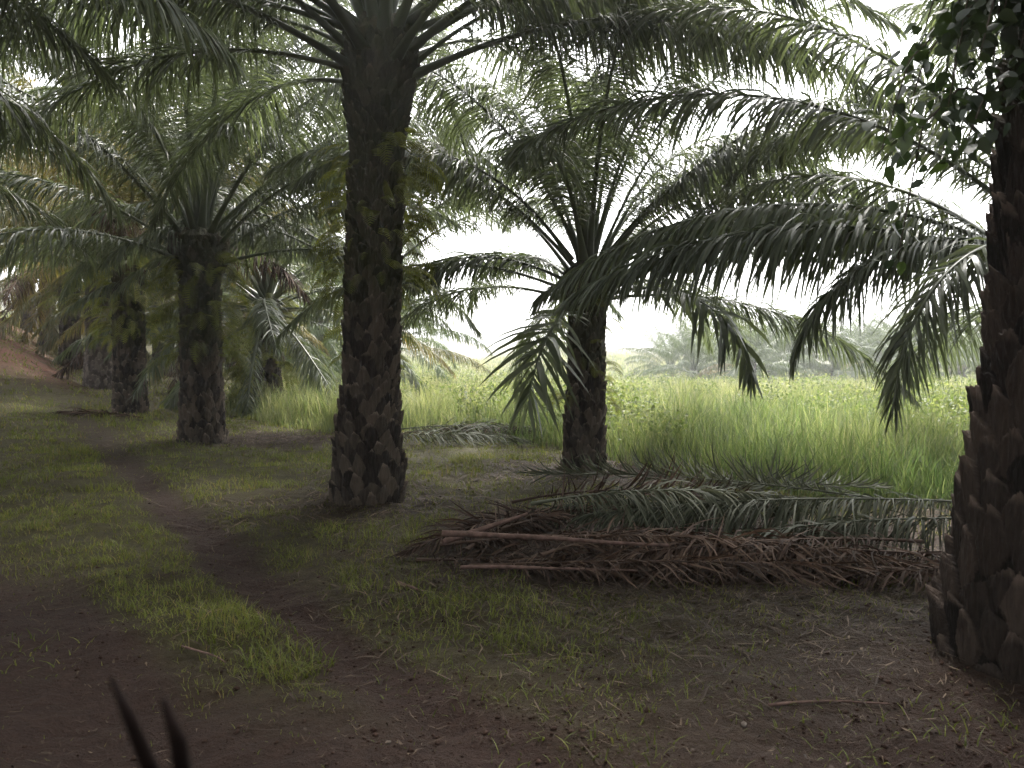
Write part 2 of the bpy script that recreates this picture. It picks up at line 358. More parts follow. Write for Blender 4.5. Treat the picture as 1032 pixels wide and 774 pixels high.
def palm(x, y, h, label, seed, n=34, lod=0, mat='frond', bark='bark', rb=.42, rm=.32, rt=.36, lean=(0, 0), custom=(), skip=(), detail=1, group='oil palms of the plantation', scale=1.0, emin=0, emax=8, azphase=None, moss=(1.6, 2.4), name='oil_palm', ncol=13, keep=None, flen=1.0, bootp=None):
    z = float(H(x, y)) - .03
    root = empty(name, (x, y, z), label, 'palm tree', group)
    rr = random.Random(seed)
    na, nz = {3: (320, 560), 2: (170, 260), 1: (110, 150), 0: (56, 80)}[detail]
    key = None
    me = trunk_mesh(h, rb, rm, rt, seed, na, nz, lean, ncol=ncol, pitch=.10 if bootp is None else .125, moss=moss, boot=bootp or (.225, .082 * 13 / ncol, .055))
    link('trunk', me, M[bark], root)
    cx, cy = lean
    ph = rr.uniform(0, 360) if azphase is None else azphase
    for i in range(n):
        f = i / (n - 1)
        az = (ph + i * 137.508) % 360
        if skip and any(a0 <= az <= a1 and f > f0 for (a0, a1, f0) in skip): continue
        if keep and not keep(az, f): continue
        ci = emin + f ** .85 * (emax - emin)
        ci = int(min(8, max(0, round(ci + rr.uniform(-.5, .5)))))
        mt = mat if not (lod > 0 and f > .72 and rr.random() < .15) else {'frond': 'frond_warm', 'frond_warm': 'dead', 'frond_far': 'frond_warm'}[mat]
        fm = frond_variant(lod, mt, ci, rr.randrange(3))
        rr_ = .06 + .26 * f; hz = h + .25 - .85 * f
        o = link('frond', fm, None, root, (cx + rr_ * math.cos(R(az)), cy + rr_ * math.sin(R(az)), hz), (R(rr.uniform(-4, 4)), R(rr.uniform(-4, 4)), R(az)))
        s = scale * rr.uniform(.92, 1.06) * flen; o.scale = (s, s, s)
    for (az, hz, kw) in custom:
        kw = dict(kw); mt = kw.pop('mat', mat); lab = kw.pop('label', None)
        fm = frond_mesh(**kw); fm.materials.append(M[mt])
        o = link('frond', fm, None, root, (cx + .25 * math.cos(R(az)), cy + .25 * math.sin(R(az)), hz), (0, 0, R(az)))
        if lab: o['label'] = lab
    PALMS.append((root, x, y, h))
    return root
PL = 'row of oil palms along the track'
# the row along the track
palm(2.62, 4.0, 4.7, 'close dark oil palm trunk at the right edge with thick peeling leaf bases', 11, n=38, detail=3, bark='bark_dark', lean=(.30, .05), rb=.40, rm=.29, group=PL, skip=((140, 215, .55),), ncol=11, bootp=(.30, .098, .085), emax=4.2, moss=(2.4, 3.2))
palm(-1.56, 8.5, 5.1, 'tallest central oil palm with wide scaly foot beside the track', 12, n=40, emax=5.0, custom=[
    (az, 5.0, dict(e0=e, bend=b_, L=l_, seed=900 + i, npair=240, wid=.024, leaf=1.0, droop=3.0, rad=.044, jitter=.2)) for i, (az, e, b_, l_) in enumerate(
    [(5, 22, 58, 4.7), (338, 28, 62, 4.6), (28, 34, 66, 4.8), (352, 40, 72, 5.0), (176, 22, 60, 4.9), (198, 30, 64, 4.8), (158, 34, 64, 4.8), (186, 42, 72, 5.2), (215, 30, 60, 4.6)])], detail=3, lean=(.17, .05), rb=.40, rm=.30, rt=.45, group=PL, moss=(1.7, 2.6))
palm(-5.4, 13.8, 3.7, 'oil palm with open fan crown, third along the track from the right', 13, n=38, emax=5.0, detail=2, rb=.40, rm=.34, rt=.56, group=PL, moss=(1.2, 2.0), skip=((240, 330, .55),))
palm(-9.15, 19.0, 3.9, 'fern-hung oil palm standing just left of the open fan palm', 14, n=32, lod=1, detail=2, mat='frond_warm', emax=4.6, rb=.40, rm=.36, group=PL, moss=(1.4, 2.0))
palm(-12.8, 24.6, 4.1, 'oil palm with pale grey criss-cross lower trunk at the foot of the red bank', 15, n=32, lod=1, emax=4.6, detail=1, mat='frond_warm', bark='bark_grey', rb=.46, rm=.36, group=PL, moss=(1.8, 2.4))
palm(-16.9, 30.4, 4.0, 'dark oil palm trunk rising from the red soil bank', 16, n=30, lod=1, detail=1, mat='frond_warm', rb=.42, rm=.36, group=PL)
palm(-21.0, 36.0, 4.0, 'distant oil palm on top of the bank behind the dark trunk', 17, n=28, lod=1, detail=0, mat='frond_warm', group=PL)
palm(-25.5, 42.0, 4.2, 'farthest oil palm of the track row, high on the bank at the left', 18, n=26, lod=2, detail=0, mat='frond_warm', group=PL)
# second row, field side
P2 = 'second row of oil palms at the field edge'
palm(1.0, 11.0, 2.85, 'short oil palm at the field edge with drooping torn fronds', 21, n=38, detail=2, rb=.31, rm=.26, rt=.40, lean=(.05, 0), group=P2, moss=(1.0, 1.8), emax=6, skip=((190, 350, .45),), flen=.86,
     custom=[(240, 2.35, dict(rad=.036, e0=-18, bend=60, L=2.1, seed=501, npair=36, wid=.06, leaf=1.0, droop=.8, label='torn hanging frond with wide gappy leaflets')),
             (318, 2.4, dict(rad=.036, e0=12, bend=92, L=2.7, seed=502, npair=44, wid=.065, leaf=.85, droop=1.6)),
             (176, 2.6, dict(rad=.036, e0=28, bend=92, L=3.1, seed=503, npair=127, wid=0.0300, leaf=.6, droop=1.6)),
             (250, 2.9, dict(rad=.036, e0=58, bend=105, L=3.2, seed=505, npair=136, wid=0.0300, leaf=.8, droop=1.6)),
             (345, 2.8, dict(rad=.036, e0=48, bend=92, L=3.8, seed=506, npair=153, wid=0.0300, leaf=.8, droop=1.8)),
             (10, 2.9, dict(rad=.036, e0=56, bend=100, L=4.6, seed=507, npair=170, wid=0.0300, leaf=.85, droop=1.8)),
             (200, 2.9, dict(rad=.036, e0=52, bend=95, L=4.2, seed=508, npair=221, wid=0.0240, leaf=.8, droop=2.2)),
             (358, 2.75, dict(rad=.036, e0=36, bend=70, L=3.9, seed=509, npair=221, wid=0.0252, leaf=.8, droop=2.6)),
             (328, 2.9, dict(rad=.036, e0=50, bend=80, L=4.0, seed=520, npair=221, wid=0.0252, leaf=.8, droop=2.6)),
             (350, 2.75, dict(rad=.036, e0=28, bend=58, L=4.4, seed=521, npair=238, wid=0.0252, leaf=.9, droop=2.4)),
             (30, 2.95, dict(rad=.036, e0=62, bend=85, L=4.6, seed=523, npair=221, wid=0.0252, leaf=.85, droop=2.4))])
palm(4.75, 6.2, 2.15, 'low oil palm beyond the right edge trunk whose long fronds arch out over the field', 22, n=22, detail=1, rb=.34, rm=.28, group=P2, emax=5, keep=lambda az, f: not (120 < az < 260) and f > .2,
     custom=[(168, 2.05, dict(rad=.036, e0=40, bend=78, L=4.7, seed=511, npair=255, wid=0.0252, leaf=.78, droop=2.6, pw=1.0)),
             (173, 2.0, dict(rad=.036, e0=34, bend=66, L=4.3, seed=517, npair=255, wid=0.0252, leaf=.8, droop=2.4, pw=1.0)),
             (158, 2.15, dict(rad=.036, e0=56, bend=82, L=5.6, seed=512, npair=221, wid=0.0252, leaf=.7, droop=1.6, pw=1.1)),
             (204, 2.1, dict(rad=.036, e0=34, bend=122, L=2.9, seed=513, npair=170, wid=0.0216, leaf=.6, droop=2.2, pw=1.2)),
             (180, 2.1, dict(rad=.036, e0=38, bend=112, L=2.8, seed=514, npair=170, wid=0.0216, leaf=.6, droop=2.2, pw=1.2)),
             (150, 2.2, dict(rad=.036, e0=64, bend=76, L=5.6, seed=515, npair=221, wid=0.0252, leaf=.75, droop=1.6)),
             (120, 2.2, dict(rad=.036, e0=60, bend=95, L=4.8, seed=516, npair=204, wid=0.0252, leaf=.75, droop=1.7))])
palm(-2.9, 16.5, 3.7, 'oil palm half hidden behind the tallest central trunk', 23, n=30, emax=4.6, lod=1, detail=1, group=P2)
palm(-6.7, 21.8, 3.1, 'oil palm behind the tall field grass, right of the open fan palm', 24, n=46, emax=8, lod=1, detail=1, mat='frond', group=P2)
palm(-10.5, 27.0, 3.6, 'oil palm mostly hidden behind the trunk of the open fan palm', 25, n=40, lod=1, detail=0, mat='frond_warm', group=P2)
palm(-14.3, 32.4, 3.6, 'small distant dark oil palm trunk between the fern-hung palm and the open fan palm', 26, n=40, lod=1, detail=0, mat='frond_warm', group=P2)
palm(-18.2, 37.8, 3.8, 'distant oil palm in the dim gap right of the grey trunk', 27, n=26, lod=2, detail=0, mat='frond_warm', group=P2)
P3 = 'third row of oil palms behind the field'
palm(-5.0, 31.0, 2.2, 'low oil palm with fronds brushing the field grass right of the central trunk', 31, n=28, lod=1, detail=0, mat='frond_far', group=P3, flen=.8)
palm(-8.8, 36.4, 3.0, 'shaded oil palm behind the field grass just left of the central trunk', 32, n=40, lod=1, detail=0, mat='frond_far', group=P3)
palm(-12.5, 41.6, 3.2, 'shaded oil palm at the back above the left end of the field grass', 33, n=40, lod=2, detail=0, mat='frond_far', group=P3)
palm(-16.5, 47.0, 3.4, 'remote oil palm closing the view behind the open fan palm', 34, n=40, lod=2, detail=0, mat='frond_far', group=P3)
# row left of the track (crowns reach in from the left) and added shade palms
P0 = 'oil palms on the left side of the track'
for i, (x, y, h, lab) in enumerate([(-7.3, 4.4, 4.5, 'oil palm just left of the view whose dark fronds hang into the upper left corner'),
                                    (-11.2, 9.8, 4.4, 'oil palm left of the track whose yellowing fronds reach into the left edge'),
                                    (-15.0, 15.1, 4.4, 'oil palm left of the track on the first rise of the bank'),
                                    (-18.9, 20.5, 4.3, 'oil palm left of the track halfway up the red bank'),
                                    (-23.5, 27.0, 4.3, 'oil palm left of the track near the top of the red bank'),
                                    (-3.6, -1.2, 4.9, 'unseen oil palm added for shade behind the viewpoint, left of the track'),  # from here on: unseen palms put in to shade the foreground
                                    (.6, -6.4, 4.8, 'unseen oil palm added for shade well behind the viewpoint, left of the track'),
                                    (6.4, -1.4, 4.7, 'unseen oil palm added for shade behind the viewpoint, right of the track'),
                                    (-13.0, -.6, 4.7, 'unseen oil palm added for shade two rows left of the track'),
                                    (9.2, 2.2, 4.3, 'unseen oil palm added for shade on the right near the field'),
                                    (-8.6, -4.4, 4.6, 'unseen oil palm added for shade behind and left of the track'),
                                    (4.6, -5.6, 4.6, 'unseen oil palm added for shade behind the viewpoint, toward the right'),
                                    (10.5, -4.5, 4.6, 'unseen oil palm added for shade far to the right behind the viewpoint'),
                                    (1.9, -1.9, 5.0, 'unseen oil palm added for shade right behind the viewpoint')]):
    palm(x, y, h, lab, 40 + i, n=52 if i in (0, 1) else 34, lod=0 if i in (0, 1) else 1, detail=0, mat='frond' if i in (0, 1, 5, 6, 7, 8, 9) else 'frond_warm', group=P0, emax=5 if i < 2 else 4 if i < 5 else (4 if i in (5, 13) else 7), keep=(lambda az, f: not (f > .18 and (az < 115 or az > 330))) if i in (5, 13) else None)
# young palms across the field
P4 = 'young palms across the field'
far = [(700, 54, 'first young palm at the left end of the hazy row across the field'),
       (757, 50, 'largest young palm fan in the hazy row across the field'),
       (800, 58, 'young palm just right of the largest fan across the field'),
       (842, 56, 'young palm across the field behind the hanging right fronds'),
       (885, 60, 'young palm across the field, below the tip of the hanging frond'),
       (925, 54, 'young palm across the field close to the right trunk'),
       (968, 58, 'young palm across the field touching the right trunk edge'),
       (725, 68, 'small paler palm in the gap behind the first two young palms'),
       (1010, 55, 'young palm across the field hidden behind the right trunk'),
       (778, 63, 'dim young palm standing behind the two largest fans across the field'),
       (862, 66, 'dim young palm in the gap between the hanging right fronds'),
       (905, 68, 'dim young palm half merged with the hazy treeline at the right'),
       (676, 62, 'lone low palm just right of the short palm trunk, far across the field')]
for i, (px, d, lab) in enumerate(far):
    palm((px - 516) / 800 * d, d, 1.3 + .5 * (i % 3), lab, 60 + i, n=30, lod=1, detail=0, mat='frond_far', group=P4, flen=.80, rb=.35, rm=.3, emax=6)
# ------------------------------------------------------------------ broadleaf trees far behind
def tube(pts, rads, K=7):
    pts = np.asarray(pts, float); rads = np.asarray(rads, float); n = len(pts)
    T = norm(np.gradient(pts, axis=0)); ref = np.array([.31, .17, .93]); 
    A = norm(np.cross(T, ref)); B = np.cross(T, A); ang = np.arange(K) / K * 2 * np.pi
    V = pts[:, None] + (A[:, None] * np.cos(ang)[None, :, None] + B[:, None] * np.sin(ang)[None, :, None]) * rads[:, None, None]
    a = np.arange(n * K).reshape(n, K); b = np.roll(a, -1, 1)
    Q = np.stack([a[:-1], b[:-1], b[1:], a[1:]], -1).reshape(-1, 4)
    V = np.concatenate([V.reshape(-1, 3), pts[:1], pts[-1:]])
    t = np.concatenate([np.stack([b[0], a[0], np.full(K, n * K)], -1), np.stack([a[-1], b[-1], np.full(K, n * K + 1)], -1)])
    return V, Q, t
def join(parts):
    V, Q, T, off = [], [], [], 0
    for v, q, t in parts:
        V.append(v); Q.append(q + off); T.append(t + off); off += len(v)
    return np.concatenate(V), np.concatenate(Q), np.concatenate(T)
def leaf_cloud(cent, size, rng, lw=.5):
    m = len(cent); d = norm(rng.normal(0, 1, (m, 3))); e = norm(np.cross(d, rng.normal(0, 1, (m, 3))))
    L = size * rng.uniform(.6, 1.3, (m, 1)); W = L * lw
    V = np.stack([cent - d * L, cent + e * W, cent + d * L, cent - e * W], 1).reshape(-1, 3)
    return V, np.arange(m * 4).reshape(m, 4), np.repeat(rng.uniform(0, 1, m), 4)
def tree(x, y, h, rad, label, seed, n=5200, group='trees far behind the field'):
    rng = np.random.default_rng(seed); z = float(H(x, y))
    root = empty('broadleaf_tree', (x, y, z), label, 'tree', group)
    parts = [tube([[0, 0, -.2], [.1, 0, h * .3], [.25, .1, h * .62], [.3, .1, h * .85]], [h * .03, h * .024, h * .014, h * .005])]
    cl = []
    for k in range(16):
        a = rng.uniform(0, 6.28); q = rng.uniform(.15, 1) ** .6 * rad; zz = h * rng.uniform(.42, .95) - .12 * h * (q / rad) ** 2
        c = np.array([q * math.cos(a), q * math.sin(a), zz]); cl.append((c, rad * rng.uniform(.24, .45)))
        parts.append(tube([[.2, .05, h * .42], c * .5 + np.array([.1, 0, h * .24]), c], [h * .011, h * .007, h * .003], 5))
    v, q, t = join(parts); link('trunk', mesh_np('trunk', v, q, tris=t, smooth=True), M['wood'], root)
    cs = []
    for c, s in cl:
        m = n // 16; dv = norm(rng.normal(0, 1, (m, 3))) * (rng.random((m, 1)) ** .45) * s * np.array([1.15, 1.15, .75]); cs.append(c + dv)
    v, q, var = leaf_cloud(np.concatenate(cs), .17 * h / 8, rng)
    link('crown', mesh_np('crown', v, q, {'var': var}), M['canopy'], root)
TREES = [(772, 92, 11.5, 6.0, 'rounded pale tree rising highest behind the young palms'), (690, 110, 7.5, 6, 'low hazy tree at the left end of the far treeline'),
         (838, 88, 8.5, 5.5, 'hazy tree right of the rounded pale tree'), (900, 78, 8.5, 5.5, 'hazy bushy tree behind the hanging right fronds'),
         (955, 74, 9.5, 5, 'hazy tree beside the right trunk edge across the field'), (1015, 80, 10, 6, 'hazy tree hidden behind the right trunk'),
         (728, 96, 7.0, 5, 'low hazy tree between the rounded tree and the left end of the treeline')]
for i, (px, d, h, r, lab) in enumerate(TREES): tree((px - 516) / 800 * d, d, h * .6, r * .85, lab, 300 + i)
# dark wood closing the plantation at far left
for i, (x, y, h, lab) in enumerate([(-34, 50, 11, 'tall shaded tree closing the plantation at the far left'), (-27, 56, 10, 'shaded tree behind the grey scaly trunk'),
                                    (-20, 58, 10, 'shaded tree closing the view left of the open fan palm'), (-14, 60, 9, 'shaded tree behind the left end of the field'), (-42, 46, 12, 'shaded tree at the top of the bank beyond the left edge')]):
    tree(x, y, h, 5.5, lab, 330 + i, 6500, 'shaded trees at the back of the plantation')
# ------------------------------------------------------------------ grass
def blades(x, y, hgt, wid, lean, rng, nseg=3, zoff=0.):
    m = len(x); z = H(x, y) - .01 + zoff
    a = rng.uniform(0, 2 * np.pi, m); d = np.stack([np.cos(a), np.sin(a), 0 * a], -1)
    b = a + np.pi / 2 + rng.normal(0, .5, m); w = np.stack([np.cos(b), np.sin(b), 0 * b], -1)
    P0 = np.stack([x, y, z], -1); rows = []
    for j in range(nseg + 1):
        q = j / nseg
        hz = hgt * (q - .28 * lean * q ** 2.2); out = hgt * lean * .75 * q ** 1.8
        p = P0 + d * out[:, None] + UP * hz[:, None]
        ww = (wid * .5 * (1 - q) ** .6 + .0006)[:, None]
        rows.append(np.stack([p - w * ww, p + w * ww], 1))
    V = np.stack(rows, 1)
    idx = np.arange(m * (nseg + 1) * 2).reshape(m, nseg + 1, 2)
    Q = np.stack([idx[:, :-1, 0], idx[:, :-1, 1], idx[:, 1:, 1], idx[:, 1:, 0]], -1).reshape(-1, 4)
    return V.reshape(-1, 3), Q, (nseg + 1) * 2
def merge(bs):
    V, Q, A, off = [], [], [], 0
    for v, q, a in bs:
        V.append(v); Q.append(q + off); A.append(a); off += len(v)
    return np.concatenate(V), np.concatenate(Q), np.concatenate(A)
def in_view(x, y, m=1.5):
    return np.abs(x) < y * .70 + m
def clear_of_palms(x, y, rr=.36):
    ok = np.ones(len(x), bool)
    for (_, px, py, _h) in PALMS:
        ok &= (x - px) ** 2 + (y - py) ** 2 > rr * rr
    return ok
def build_field():
    rng = np.random.default_rng(5); B = []
    for (y0, y1, dens, hg, wd, ns) in [(7, 13, 560, .80, .011, 3), (13, 20, 300, .82, .016, 3), (20, 34, 110, .85, .028, 2), (34, 60, 30, .85, .055, 2), (60, 120, 7, .9, .13, 2)]:
        xm = y1 * .70 + 2; n = int(dens * (y1 - y0) * 2 * xm)
        x = rng.uniform(-xm, xm, n); y = rng.uniform(y0, y1, n)
        e = field_edge(x); dd = y - e
        cl = fbm(x * 1.6, y * 1.6, 71); cl2 = fbm(x * .35, y * .35, 73)
        k = (dd > 0) & in_view(x, y) & (rng.random(n) < .25 + 1.1 * cl) & clear_of_palms(x, y)
        x, y, dd, cl, cl2 = x[k], y[k], dd[k], cl[k], cl2[k]; m = len(x)
        h = hg * (.35 + .65 * sst(0, 1.2, dd)) * (.35 + 1.15 * cl) * rng.uniform(.5, 1.25, m) * (.8 + .4 * cl2)
        v, q, s = blades(x, y, h, wd * rng.uniform(.6, 1.4, m), rng.uniform(.15, 1.0, m), rng, ns)
        far_ = sst(10, 24, y) - .35 * sst(13, 8, y)
        var = np.clip(.0 + .62 * cl2 * (.6 + .8 * fbm(x * .9, y * .9, 75)) + .25 * far_ + rng.normal(0, .14, m) + np.where(rng.random(m) < .06, .3, 0), 0, 1)
        B.append((v, q, np.repeat(var, s)))
    V, Q, A = merge(B)
    o = link('tall_grass', mesh_np('tall_grass', V, Q, {'var': A}), M['tall']); o['kind'] = 'stuff'
    tag(o, 'tall bright green grass filling the open field', 'grass')
    # broad-leaved weeds and scrambling shrubs among the grass
    cs, szs = [], []
    n = 2300
    y = 9 + 85 * rng.random(n) ** 1.4; x = rng.uniform(-1, 1, n) * (y * .7 + 1)
    k = (y - field_edge(x) > .7) & (fbm(x * .45, y * .45, 81) > .5); x, y = x[k], y[k]
    Vs = []
    for xi, yi in zip(x, y):
        s = rng.uniform(.16, .42) * (1 + yi * .02); m = int(np.clip(200 - 2.4 * yi, 40, 180))
        p = norm(rng.normal(0, 1, (m, 3))) * (rng.random((m, 1)) ** .5) * s * np.array([1.3, 1.3, .8]) + np.array([xi, yi, float(H(xi, yi)) + rng.uniform(.35, .75)])
        v, q, var = leaf_cloud(p, .022 + .001 * yi, rng, .55); Vs.append((v, q, var))
    V, Q, A = merge(Vs)
    o = link('field_weeds', mesh_np('field_weeds', V, Q, {'var': A}), M['weed']); o['kind'] = 'stuff'
    tag(o, 'broad-leaved weeds tangled through the tall field grass', 'weeds')
build_field()
def build_short():
    rng = np.random.default_rng(6); B = []
    for (y0, y1, dens, hg, wd, ns) in [(1.9, 4.5, 3600, .048, .0036, 2), (4.5, 8, 2200, .060, .005, 2), (8, 13, 850, .065, .009, 2), (13, 20, 320, .08, .014, 2), (20, 45, 60, .10, .03, 2)]:
        xm = y1 * .7 + .5; n = int(dens * (y1 - y0) * 2 * xm)
        x = rng.uniform(-xm, xm, n); y = rng.uniform(y0, y1, n)
        k = in_view(x, y, .5) & (y - field_edge(x) < .6); x, y = x[k], y[k]
        g = grass_mask(x, y); tuft = fbm(x * 6, y * 6, 91)
        k = rng.random(len(x)) < g ** 1.1 * sst(.34, .58, tuft) * 1.15 + .02; x, y, g, tuft = x[k], y[k], g[k], tuft[k]
        k = clear_of_palms(x, y, .36); x, y, g, tuft = x[k], y[k], g[k], tuft[k]
        m = len(x)
        big = sst(.52, .72, fbm(x * 1.3, y * 1.3, 95))
        h = hg * (.45 + .8 * g * tuft * 1.4 + .9 * big) * rng.uniform(.5, 1.5, m)
        v, q, s = blades(x, y, h, wd * rng.uniform(.6, 1.4, m), rng.uniform(.3, 1.5, m), rng, ns)
        var = np.clip(.25 + .3 * fbm(x * .7, y * .7, 97) + rng.normal(0, .14, m) + np.where(rng.random(m) < .10, .5, 0), 0, 1)
        B.append((v, q, np.repeat(var, s)))
    # a few lusher tufts beside the track
    for (tx, ty, n, hh, rr) in [(-1.15, 4.05, 190, .10, .22), (-1.5, 4.4, 130, .07, .3), (.35, 3.5, 110, .05, .45), (-.15, 5.2, 120, .08, .3), (-.55, 4.9, 120, .09, .35), (.55, 4.25, 180, .06, .7), (1.35, 3.35, 90, .05, .5), (2.0, 3.2, 70, .07, .3), (-2.6, 4.0, 70, .06, .4), (.25, 2.95, 90, .06, .35), (.95, 3.1, 100, .05, .5), (-.2, 3.9, 160, .06, .5), (.1, 4.6, 220, .06, .6), (1.0, 4.6, 120, .05, .6)]:
        a = rng.uniform(0, 6.28, n); q_ = rr * np.sqrt(rng.random(n)); x = tx + q_ * np.cos(a); y = ty + q_ * np.sin(a)
        v, q, s = blades(x, y, hh * rng.uniform(.5, 1.4, n), .006 * rng.uniform(.7, 1.4, n), rng.uniform(.4, 1.6, n), rng, 3)
        B.append((v, q, np.repeat(np.clip(rng.normal(.25, .2, n), 0, 1), s)))
    V, Q, A = merge(B)
    o = link('short_grass', mesh_np('short_grass', V, Q, {'var': A}), M['short']); o['kind'] = 'stuff'
    tag(o, 'patchy short grass on the track verges and under the palms', 'grass')
build_short()
def build_litter():
    rng = np.random.default_rng(8); B = []
    def scatter(n, xr, yr, L, W, cen=None):
        if cen is None:
            x = rng.uniform(*xr, n); y = rng.uniform(*yr, n)
        else:
            x = rng.normal(cen[0], cen[2], n); y = rng.normal(cen[1], cen[3], n)
        k = in_view(x, y, .5) & (y > 1.9) & clear_of_palms(x, y, .36); x, y = x[k], y[k]; m = len(x)
        a = rng.uniform(0, 6.28, m); l = L * rng.uniform(.4, 1.5, m); w = W * rng.uniform(.5, 1.5, m)
        rows = []
        for j, t in enumerate([-.5, 0, .5]):
            bx = x + np.cos(a) * l * t + np.sin(a) * (j == 1) * l * rng.uniform(-.15, .15, m); by = y + np.sin(a) * l * t
            bz = H(bx, by) + .006 + rng.uniform(0, .022, m)
            ww = w * (1 if j == 1 else .35)
            rows.append(np.stack([np.stack([bx - np.sin(a) * ww, by + np.cos(a) * ww, bz], -1), np.stack([bx + np.sin(a) * ww, by - np.cos(a) * ww, bz + rng.uniform(-.3, .5, m) * ww], -1)], 1))
        V = np.stack(rows, 1); idx = np.arange(m * 6).reshape(m, 3, 2)
        Q = np.stack([idx[:, :-1, 0], idx[:, :-1, 1], idx[:, 1:, 1], idx[:, 1:, 0]], -1).reshape(-1, 4)
        B.append((V.reshape(-1, 3), Q, np.repeat(rng.uniform(0, 1, m) ** 1.6, 6)))
    scatter(6000, (-4, 4), (1.9, 7), .05, .0018); scatter(900, (-4, 4), (1.9, 6), .028, .006)
    scatter(1500, None, None, .07, .0024, (1.6, 3.9, 1.1, .8))
    scatter(7000, None, None, .15, .0035, (1.3, 5.7, 1.4, .8)); scatter(1500, None, None, .25, .009, (1.5, 10.4, 1.3, .7))
    scatter(1500, None, None, .25, .010, (-4.3, 14.3, 1.4, .7)); scatter(1200, None, None, .2, .007, (-1.4, 8.2, .8, .6))
    scatter(1600, (-9, 3), (7, 16), .2, .007); scatter(900, (-16, -4), (15, 26), .3, .016)
    V, Q, A = merge(B)
    o = link('leaf_litter', mesh_np('leaf_litter', V, Q, {'var': A}), M['litter']); o['kind'] = 'stuff'
    tag(o, 'dry brown leaf bits and stalks scattered over the ground', 'leaf litter')
build_litter()
def build_crumbs():
    rng = np.random.default_rng(18); n = 26000
    y = 1.8 + 7.5 * rng.random(n) ** 1.7; x = rng.uniform(-1, 1, n) * (y * .7 + .4)
    cl = fbm(x * 2.3, y * 2.3, 131); k = (rng.random(n) < sst(.38, .66, cl) + .06) & (rng.random(n) > .7 * grass_mask(x, y)) & clear_of_palms(x, y, .36); x, y = x[k], y[k]; m = len(x)
    s = np.minimum(.0035 + .004 * rng.pareto(2.4, m), .017)
    D = np.array([[1, 0, 0], [0, 1, 0], [-1, 0, 0], [0, -1, 0], [0, 0, 1], [0, 0, -1]], float)
    a = rng.uniform(0, 6.28, m); ca, sa = np.cos(a), np.sin(a)
    V = D[None] * rng.uniform(.55, 1.35, (m, 6, 1)) + rng.normal(0, .18, (m, 6, 3))
    V = np.stack([V[..., 0] * ca[:, None] - V[..., 1] * sa[:, None], V[..., 0] * sa[:, None] + V[..., 1] * ca[:, None], V[..., 2] * .7], -1) * s[:, None, None]
    V = V + np.stack([x, y, H(x, y) + s * .15], -1)[:, None]
    F = np.array([[0, 1, 4], [1, 2, 4], [2, 3, 4], [3, 0, 4], [1, 0, 5], [2, 1, 5], [3, 2, 5], [0, 3, 5]])
    T = (F[None] + (np.arange(m) * 6)[:, None, None]).reshape(-1, 3)
    o = link('soil_crumbs', mesh_np('soil_crumbs', V.reshape(-1, 3), None, tris=T), M['crumb']); o['kind'] = 'stuff'
    tag(o, 'loose crumbs and clods of dark soil on the bare ground', 'soil')
build_crumbs()
# ------------------------------------------------------------------ fallen fronds
def fallen(x, y, az, L, mat, label, seed, e0=6, bend=12, z=.02, tilt=0, leaf=.7, droop=1.2, npair=170, sparse=.1, wid=.015, group='cut fronds lying in the pile', side=0, **kw):
    me = frond_mesh(e0=e0, bend=bend, L=L, seed=seed, npair=npair, wid=wid, leaf=leaf, droop=droop, sparse=sparse, ground=True, gz=z, pw=1.0, side=side, rad=.013, petiole=.08, **kw)
    o = link('fallen_frond', me, M[mat], None, (x, y, float(H(x, y)) + z), (R(tilt), 0, R(az)))
    return tag(o, label, 'palm frond', group)
W1 = dict(jitter=.34)
fallen(3.85, 6.15, 177, 3.3, 'wilt', 'grey-green cut frond on top of the pile, its leaflets hanging like a curtain', 701, z=.40, e0=4, bend=12, droop=2.6, sparse=.03, npair=220, leaf=.62, **W1)
fallen(.15, 6.25, 4, 2.3, 'wilt', 'grey-green cut frond lying over the left half of the pile', 702, z=.34, e0=10, bend=20, droop=2.2, leaf=.5, npair=180, **W1)
fallen(4.0, 5.95, 181, 2.6, 'wilt', 'wilted frond drooping at the right front of the pile by the big trunk', 703, z=.30, e0=5, bend=16, droop=2.4, leaf=.5, npair=180, **W1)
fallen(3.1, 6.75, 172, 3.0, 'wilt', 'dark wilted frond at the back of the pile with upright leaflets', 704, z=.34, e0=8, bend=10, droop=-.6, leaf=.42, **W1)
fallen(.9, 6.9, 10, 2.6, 'wilt', 'wilted frond behind the pile poking its leaflets up into the grass', 705, z=.22, e0=10, bend=16, droop=-.7, leaf=.42, sparse=.3, **W1)
fallen(2.3, 6.4, 166, 2.4, 'wilt', 'twisted grey frond in the middle of the pile, half under the curtain frond', 714, z=.30, e0=6, bend=18, droop=1.6, leaf=.5, **W1)
fallen(-.55, 6.0, 5, 3.4, 'dead', 'red-brown dry frond lying along the front of the pile', 706, z=.12, e0=5, bend=9, droop=1.5, leaf=.5, **W1)
fallen(-.3, 5.5, -3, 3.2, 'dead', 'lowest red-brown dry frond at the near edge of the pile', 707, z=.05, e0=4, bend=8, droop=1.0, leaf=.5, **W1)
fallen(3.5, 5.5, 177, 3.1, 'dead', 'dark brown dry frond lying below the wilted curtain frond', 708, z=.12, e0=4, bend=8, droop=1.4, leaf=.5, **W1)
fallen(-.5, 6.5, 12, 2.4, 'dead', 'brown dry frond at the back left of the pile with curled leaflets', 709, z=.10, e0=9, bend=16, droop=.3, leaf=.42, sparse=.2, **W1)
fallen(.0, 7.0, -8, 2.4, 'dead', 'thin dark frond arching over the pale grass behind the pile', 710, z=.2, e0=14, bend=30, droop=-.6, leaf=.4, sparse=.4, **W1)
